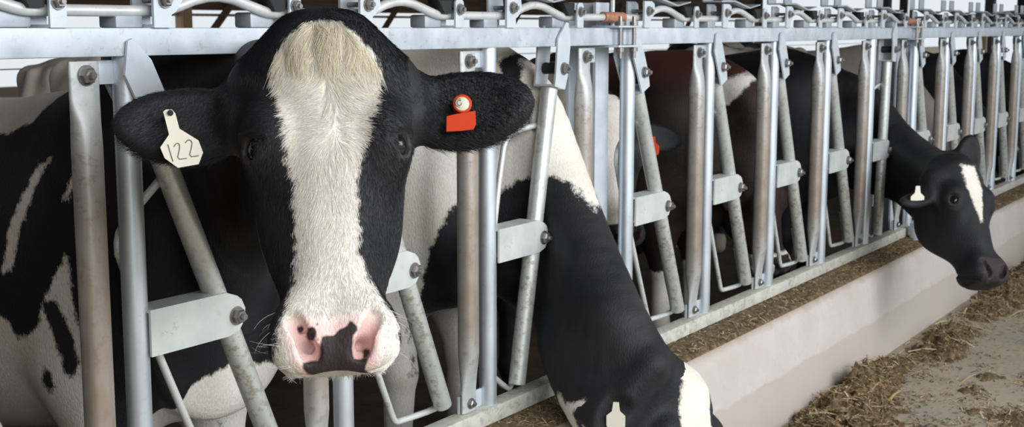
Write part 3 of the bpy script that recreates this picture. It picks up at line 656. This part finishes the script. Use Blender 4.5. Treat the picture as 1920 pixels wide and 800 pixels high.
# --- white-faced cow standing behind the bars
def c_pattern(L, Hd, dh, W):
    l, n, t = Hd.T; head = np.minimum(.045 - l, np.where(t > .5, .1, .2)); body = np.minimum(4.02 - W[:, 0], np.minimum(W[:, 2] - .75, 1.1 - W[:, 1]))
    return np.where(dh < .015, head, body)
Cc = cow('cow with half white, half black face standing behind the bars', (4.06, .80), (0, -1), (3.97, .20, 1.25), (-.02, -.12, -.99), (-.62, -.78, .08),
        [(4.06, .50, 1.27, .11), (4.03, .36, 1.24, .10)], [(4.05, .48, .93, .14), (4.03, .38, .96, .11)], c_pattern, scale=1.0, hs=.92, h=.011)
# --- black cow feeding at the far right
def d_pattern(L, Hd, dh, W):
    l, n, t = Hd.T; head = np.minimum(np.minimum(.040 - np.abs(l + .008) - np.maximum(t - .15, 0) * .22, n + .03), np.minimum(t - .055, .30 - t))
    return np.where(dh < .015, head, -.1)
D_EARS = [((-.09, -.10, .125), (-.285, -.14, .195), (-.75, .45, -.35), .048), ((.085, -.10, .07), (.150, -.07, -.135), (-.5, 1, .0), .055)]
D = cow('black cow with narrow white blaze feeding over the curb, small white tag in near ear', (6.56, .50), (0, -1), (5.95, -.53, .955), (-.35, -.343, -.872), (-.351, -.815, .461),
        [(6.56, .16, 1.14, .10), (6.53, -.02, .98, .08), (6.27, -.28, .86, .085)], [(6.56, .12, .80, .13), (6.53, -.02, .74, .085), (6.27, -.28, .66, .085)],
        d_pattern, scale=1.0, hs=1.1, h=.010, ears=D_EARS)
# --- cows farther back
def simple(patches, white=False, blaze=True):
    def f(L, Hd, dh, W):
        v = blobs(L, patches) if patches else np.full(len(L), -.1)
        if white: v = -v
        return np.where(dh < .015, np.minimum(.05 - np.abs(Hd[:, 0]), Hd[:, 1] + .04) if blaze else (-.1 if not white else .1), v)
    return f
def far_cow(label, root, heading, pattern, m=None, scale=1.0, low=.0, h=.015):
    F = np.array([*heading, 0.0]); R = np.array([*root, 0.0]); z = np.array([0, 0, 1.0])
    def at(f, hgt): return R + (F * f + z * hgt) * scale
    ph = 1.36 - low
    return cow(label, root, heading, at(.78, ph), F * .55 - z * .85, F * .8 + z * .5,
               [(*at(.12, 1.30 - low * .2), .115 * scale), (*at(.45, 1.30 - low * .65), .10 * scale)], [(*at(.22, .95 - low * .1), .14 * scale), (*at(.50, 1.0 - low * .65), .11 * scale)], pattern, scale=scale, hs=.95 * scale, h=h, m=m)
def r_pattern(L, Hd, dh, W):
    l, n, t = Hd.T; neck = .045 - np.sqrt(((W[:, 1] - .33) * .8 + (W[:, 2] - 1.25) * .5) ** 2 + ((W[:, 2] - 1.25) * .62) ** 2)
    legs = np.where(W[:, 1] > .3, .42 - W[:, 2], -.1)
    return np.where(dh < .015, t - .44, np.maximum(neck, legs))
Rd = cow('black cow with a reddish sun-bleached back and white neck spot, head lowered behind the bars', (5.38, .62), (0, -1), (5.36, .16, .93), (0, -.12, -.99), (-.2, -.97, .12),
        [(5.38, .46, 1.29, .10), (5.37, .28, 1.18, .09)], [(5.38, .38, .92, .13), (5.37, .30, .82, .11)], r_pattern, scale=1.0, hs=.92, h=.012, m=M['coat_bleached'])
far_cow('dusty pale grey cow standing sideways behind the black feeding cow', (8.0, 1.75), (-1, 0), simple([((-.1, .0, .3), (.2, .4, .3))], True), M['coat_grey'], low=.75)
far_cow('dusty grey cow standing beyond the feeding cow, past the farther panel joint', (10.25, 1.25), (0, -1), simple([((-.9, -.3, 1.0), (.3, .2, .3))], True), M['coat_grey'], .98, low=.75)
far_cow('black cow standing behind the farthest panel, beside the dusty grey one', (11.9, 1.3), (0, -1), simple([]), None, .93, low=.75)
G_ = far_cow('black cow with a red ear tag at the far right edge', (13.55, 1.3), (0, -1), simple([]), None, .92, low=.30)
far_cow('reddish brown cow standing sideways in the alley behind the bars', (12.9, 3.35), (1, 0), simple([((-1.75, 0, 1.3), (.2, .3, .2))], False), M['coat_red'], .92)
far_cow('black and white cow standing sideways behind the reddish brown cow', (15.2, 4.7), (1, 0), simple([((-.3, -.2, 1.2), (.18, .5, .4)), ((-1.0, -.2, 1.3), (.16, .5, .4))]), None, .97)
far_cow('beige and white cow with a black rump patch, seen past the near post', (5.45, 3.2), (1, 0), simple([((-1.05, 0, 1.1), (.16, .6, .28))], True), M['coat_grey'], 1.0)
far_cow('red-brown cow standing deep in the barn behind the black-necked cow', (9.2, 5.0), (1, 0), simple([]), M['coat_red'], 1.0)

# ------------------------------------------------------------------ tags, hair
def plate(name, poly, o, u, v, thick, m, parent, base):
    """outline in the u, v plane at o, built as a plate of real thickness"""
    u = Vector(u).normalized(); v = Vector(v); v = (v - u * v.dot(u)).normalized(); nn = u.cross(v)
    b = MB(); n = len(poly); f = [Vector(o) - base + u * x + v * y for x, y in poly]
    b.rings([f, [p + nn * thick for p in f]]); return b.build(name, m, parent, smooth=False)
TAGP = [(-.009, 0), (.009, 0), (.011, .018), (.013, .030), (.030, .045), (.030, .078), (.022, .090), (-.022, .090), (-.030, .078), (-.030, .045), (-.013, .030), (-.011, .018)]
def hang_tag(o, q, sc, m, name='ear_tag', face=(-.75, -.66, 0), lean=0.0):
    c = np.array(o.from_head(q)); f = Vector(face).normalized(); u = Vector((-f.y, f.x, 0)) * -1
    v = Vector((0, 0, -1)) + u * lean
    return plate(name, [(x * sc, y * sc) for x, y in TAGP], c, u, v, .003, m, o.ob, Vector(o.R0))
t = hang_tag(D, (-.232, -.085, .135), 1.05, M['tag'], lean=.25); t['label'] = 'white ear tag'
t = hang_tag(B, (-.272, -.055, .125), .85, M['tag'], face=(-.876, -.407, 0), lean=-.1); t['label'] = 'cream ear tag'
t = hang_tag(G_, (-.17, -.07, .15), 1.0, M['orange']); t['label'] = 'red ear tag'
t = hang_tag(Cc, (.185, -.065, .135), .75, M['orange']); t['label'] = 'orange ear tag'

def tri_sample(o, keep, n):
    Q = o.Q[keep[o.Q].all(1)]; T = np.concatenate([Q[:, [0, 1, 2]], Q[:, [0, 2, 3]]]); a, b, c = (o.V[T[:, k]] for k in range(3))
    nr = np.cross(b - a, c - a); ar = np.linalg.norm(nr, axis=1) + 1e-12; pick = RNG.choice(len(T), n, p=ar / ar.sum())
    r1, r2 = RNG.random(n), RNG.random(n); fl = r1 + r2 > 1; r1[fl], r2[fl] = 1 - r1[fl], 1 - r2[fl]
    w0 = 1 - r1 - r2; Tp = T[pick]; mixv = lambda A_: (A_[Tp[:, 0]].T * w0 + A_[Tp[:, 1]].T * r1 + A_[Tp[:, 2]].T * r2).T
    return mixv(o.V), (nr / ar[:, None])[pick], mixv
def hairs(name, o, roots, nrm, dirs, length, radius, m, lift=.35, droop=.3, k=4, parent=None):
    n = len(roots); d = dirs - nrm * (dirs * nrm).sum(1)[:, None]; d /= np.linalg.norm(d, axis=1)[:, None] + 1e-9
    d = d + RNG.normal(0, .11, d.shape); s = np.linspace(0, 1, k)
    pts = np.stack([roots + (d * (t_ * 1.0) + nrm * (lift * t_ * (1 - droop * t_ * 1.6))) * length[:, None] for t_ in s], 1) - o.R0
    hc = bpy.data.hair_curves.new(name); hc.add_curves([k] * n)
    hc.attributes['position'].data.foreach_set('vector', pts.astype(np.float32).ravel())
    ra = hc.attributes.get('radius') or hc.attributes.new('radius', 'FLOAT', 'POINT')
    ra.data.foreach_set('value', (np.tile(np.linspace(1, .25, k), n) * radius).astype(np.float32))
    hc.materials.append(m); ob = bpy.data.objects.new(name, hc); C.objects.link(ob); ob.parent = parent or o.ob; return ob
def world_dir(o, q): return q @ o.B.T.astype(float)
def face_hair():
    n0 = grad(lambda p: head_sdf(A.to_head(p), A_EARS) * A.hs, A.V[:1])  # warm-up
    l, n, t = A.Hd.T; head = A.dh < .012
    bare = (A.pink > -.004) | (A.nose > -.004) | (np.sqrt((np.abs(l) - EYE[0]) ** 2 + (n - EYE[1]) ** 2 + (t - EYE[2]) ** 2) < .029)
    face = head & (n > -.13) & ~bare & (t > -.03) & (np.abs(l) < .135)
    def field(q):
        ll, tt = q[:, 0], q[:, 2]; rx, rt = ll - .0195, tt - .2145; r = np.hypot(rx, rt) + 1e-6
        up = np.clip((.235 - tt) / .06, 0, 1) * np.clip((tt - .075) / .05, 0, 1)
        dl = rx / (r + .05) * .8 * np.clip((tt - .19) / .05, 0, 1) * (1 - up) + up * (rx / r + .4 * np.sign(ll)); dt = (1 - up) * 1.0 + up * (np.clip(1 - r / .07, 0, 1) * rt / r + .40)
        wob = np.sin(ll * 60 + np.sin(tt * 30) * 2) * .30
        return np.stack([dl + wob, np.zeros_like(ll), dt], 1)
    P_, N_, mx = tri_sample(A, face & (A.coat > -.012), 46000); q = mx(A.Hd); ct = mx(A.coat) + RNG.normal(0, .0022, len(q)) + .004 * np.sin(q[:, 2] * 210) * np.sin(q[:, 2] * 77 + 1)
    ok = (ct > 0); P_, N_, q = P_[ok], N_[ok], q[ok]; ln = (.006 + .008 * RNG.random(len(q))) * np.interp(q[:, 2], [0, .1, .2, .3, .46, .52], [1.6, 1.5, 1.3, .9, .6, .4]) * np.where(ct[ok] < .006, .75, 1)
    cr = RNG.random(len(q)) < np.interp(q[:, 2], [0, .08, .16, .3], [.6, .4, .18, .08])
    hairs('white_hair', A, P_[~cr], N_[~cr], world_dir(A, field(q[~cr])), ln[~cr], .00030, M['hair_white'], .17)
    hairs('cream_hair', A, P_[cr], N_[cr], world_dir(A, field(q[cr])), ln[cr], .00030, M['hair_cream'], .22)
    P_, N_, mx = tri_sample(A, face & (A.coat < .012), 30000); q = mx(A.Hd); ct = mx(A.coat) + RNG.normal(0, .002, len(q)) + .004 * np.sin(q[:, 2] * 210) * np.sin(q[:, 2] * 77 + 1)
    ok = ct < 0; P_, N_, q = P_[ok], N_[ok], q[ok]
    hairs('black_hair', A, P_, N_, world_dir(A, field(q)), .005 + .006 * RNG.random(len(q)), .00026, M['hair_black'], .2)
    # forelock falling from the poll in wavy tufts
    top = head & (A.coat > .002) & (t < .075) & (t > .008) & (n > -.09)
    P_, N_, mx = tri_sample(A, top, 5200); q = mx(A.Hd); k = np.floor((q[:, 0] + .1) * 70); ph = np.sin(k * 2.3) * .5
    dr = np.stack([ph + q[:, 0] * 2.0, np.zeros(len(q)), np.ones(len(q))], 1)
    hairs('forelock', A, P_, N_, world_dir(A, dr), .020 + .030 * RNG.random(len(q)), .00030, M['hair_cream'], .32, .75, 6)
    # ear fringes
    ear = (A.dh < .010) & (np.abs(l) > .15) & (n > -.14)
    P_, N_, mx = tri_sample(A, ear, 16000); q = mx(A.Hd); dr = np.stack([np.sign(q[:, 0]) * .8, np.full(len(q), .05), .55 + 0 * q[:, 0]], 1)
    low = np.interp(q[:, 2], [.14, .20], [.6, 1.6])
    hairs('ear_hair', A, P_, N_, world_dir(A, dr), (.006 + .010 * RNG.random(len(q))) * low, .00024, M['hair_black'], .35)
    # whiskers and chin fringe
    wh = head & (t > .43) & (t < .545) & (np.abs(l) > .06) & (n > -.10)
    P_, N_, mx = tri_sample(A, wh, 36); q = mx(A.Hd); dr = np.stack([np.sign(q[:, 0]), np.full(len(q), .3), .1 + 0 * q[:, 0]], 1)
    hairs('whiskers', A, P_, N_, world_dir(A, dr), .016 + .028 * RNG.random(len(q)), .00024, M['hair_white'], .9, .3, 5)
    ch = head & (t > .545) & (n > -.16) & (n < -.03) & ~bare
    P_, N_, mx = tri_sample(A, ch, 500); q = mx(A.Hd)
    hairs('chin_hair', A, P_, N_, world_dir(A, np.stack([q[:, 0] * 2, np.full(len(q), -.1), np.ones(len(q))], 1)), .005 + .010 * RNG.random(len(q)), .00026, M['hair_white'], .6, .2, 5)
face_hair()

# ------------------------------------------------------------------ feed
def vnoise(x, y, s, seed):
    r = np.random.default_rng(seed); T = r.random((64, 64)); X, Y = x * s + 100, y * s + 100; i, j = np.floor(X).astype(int), np.floor(Y).astype(int); u, v = X - i, Y - j
    u, v = u*u*(3-2*u), v*v*(3-2*v); g = lambda a, b: T[a % 64, b % 64]
    return (g(i, j)*(1-u) + g(i+1, j)*u)*(1-v) + (g(i, j+1)*(1-u) + g(i+1, j+1)*u)*v
HEAPS = [(4.75, -.37, .34, .15, .09), (5.2, -.36, .26, .09, .085), (4.2, -.60, .45, .20, .10), (5.5, -.32, .30, .07, .05), (6.25, -.40, .30, .10, .105), (6.0, -.50, .20, .06, .05), (7.2, -.40, .35, .09, .07), (7.95, -.42, .42, .13, .13), (9.0, -.48, .7, .18, .16), (10.5, -.5, 1.2, .24, .18), (5.55, -.72, .26, .06, .045), (6.55, -.78, .25, .05, .04), (3.3, -.6, .8, .3, .12), (2.2, -.6, .8, .25, .12), (4.75, -.98, .40, .07, .05), (6.2, -1.1, .5, .06, .04)]
def feed_h(x, y):
    h = sum(a * np.exp(-((x-cx)/sx)**2 - ((y-cy)/sy)**2) for cx, cy, sx, sy, a in HEAPS)
    f = .45 * vnoise(x, y, 7, 1) + .35 * vnoise(x, y, 19, 2) + .35 * vnoise(x, y, 47, 3) + .25 * vnoise(x, y, 110, 4)
    g = vnoise(x, y, 3.1, 8) * .6 + vnoise(x, y, 8.5, 9) * .4
    z = h * (-.30 + f * 1.45) + (f - .74) * .03 + (g - .62) * .05 - .008
    return z
fe = grid_sheet('silage', 1.6, 12.5, -1.9, -.205, 900, 152, lambda X, Y: np.maximum(feed_h(X, Y), -.012), M['feed']); tag(fe, 'brown chopped silage heaped along the foot of the concrete curb', 'feed', kind='stuff')
cr_ = grid_sheet('feed_crumbs', -.5, 12.5, -.160, .085, 900, 26, lambda X, Y: np.where(Y > -.158, .4025 + .020 * np.clip(vnoise(X, Y, 9, 5) * .5 + vnoise(X, Y, 30, 6) * .5 + vnoise(X, Y, 80, 7) * .4 - .30 + np.clip((Y + .13) * 2.5, -.25, .15), 0, 1), .396), M['feed']); tag(cr_, 'crumbs of feed lying on the curb top under the bottom rail', 'feed', kind='stuff')
def straws(name, label, pts, lens, wid, mats_, parent=None):
    b = bmesh.new()
    for (x, y, z), L_ in zip(pts, lens):
        a = random.uniform(0, 6.283); e = random.gauss(0, .28); d = Vector((math.cos(a)*math.cos(e), math.sin(a)*math.cos(e), math.sin(e))); s = d.cross(Vector((0, 0, 1))).normalized() * wid * random.uniform(.5, 1.5); u = s.cross(d).normalized() * wid * .5
        p = Vector((x, y, z)); rows = []
        for k in (-.5, 0, .5):
            c = p + d * L_ * k + Vector((0, 0, (abs(k) - .5) * -.12 * L_)); rows.append([b.verts.new(c + s), b.verts.new(c + u), b.verts.new(c - s)])
        mi = random.choices(range(len(mats_)), (5, 4, 2, 2, 3, 4)[:len(mats_)])[0]
        for r0, r1 in zip(rows, rows[1:]):
            for q in range(3): f = b.faces.new((r0[q], r0[(q+1) % 3], r1[(q+1) % 3], r1[q])); f.material_index = mi
    me = bpy.data.meshes.new(name); b.to_mesh(me); b.free()
    for m in mats_: me.materials.append(m)
    if parent: o = place(me, name, parent); o['kind'] = 'stuff'; return o
    return tag(place(me, name), label, 'feed', kind='stuff')
SM = [M['straw1'], M['straw2'], M['straw3'], M['straw4'], M['straw5'], M['straw6']]
n = 60000; x = RNG.uniform(3.4, 11, n); y = -.24 - np.abs(RNG.normal(0, .36, n)); z = feed_h(x, y); kp = RNG.random(n) < np.clip(z / .03, 0, 1); x, y, z = x[kp][:15000], y[kp][:15000], z[kp][:15000]
straws('loose_straw', 'loose stalks and leaf bits lying on the heaps of silage', list(zip(x, y, z + .004)), RNG.gamma(2.2, .011, len(x)) + .006, .0021, SM, fe)
n = 70000; x = RNG.uniform(3.4, 10, n); y = RNG.uniform(-1.9, -.25, n); g = vnoise(x, y, 3.1, 8) * .5 + vnoise(x, y, 9, 11) * .5; kp = (RNG.random(n) < np.clip((g - .36) * 2.2, .03, 1)) & (feed_h(x, y) < .008); x, y = x[kp][:17000], y[kp][:26000]
straws('floor_litter', 'thin scatter of feed bits over the concrete feed alley floor', list(zip(x, y, np.full(len(x), .0035))), RNG.gamma(2, .007, len(x)) + .004, .0022, SM)
x = RNG.uniform(3.9, 7.5, 26); y = -.28 - np.abs(RNG.normal(0, .25, 26))
straws('husk', 'long pale husks and stalks lying on the silage', list(zip(x, y, np.maximum(feed_h(x, y), 0) + .012)), RNG.uniform(.07, .20, 26), .0055, [M['straw3'], M['straw1'], M['straw5']], fe)
n = 3500; x = RNG.uniform(2.0, 9, n); y = RNG.uniform(-.155, -.02, n)
straws('curb_straw', 'short bits of stalk lying on the curb top in front of the bottom rail', list(zip(x, y, np.full(n, .412))), RNG.gamma(2, .008, n) + .004, .0014, [M['straw1'], M['straw2'], M['straw3']], cr_)
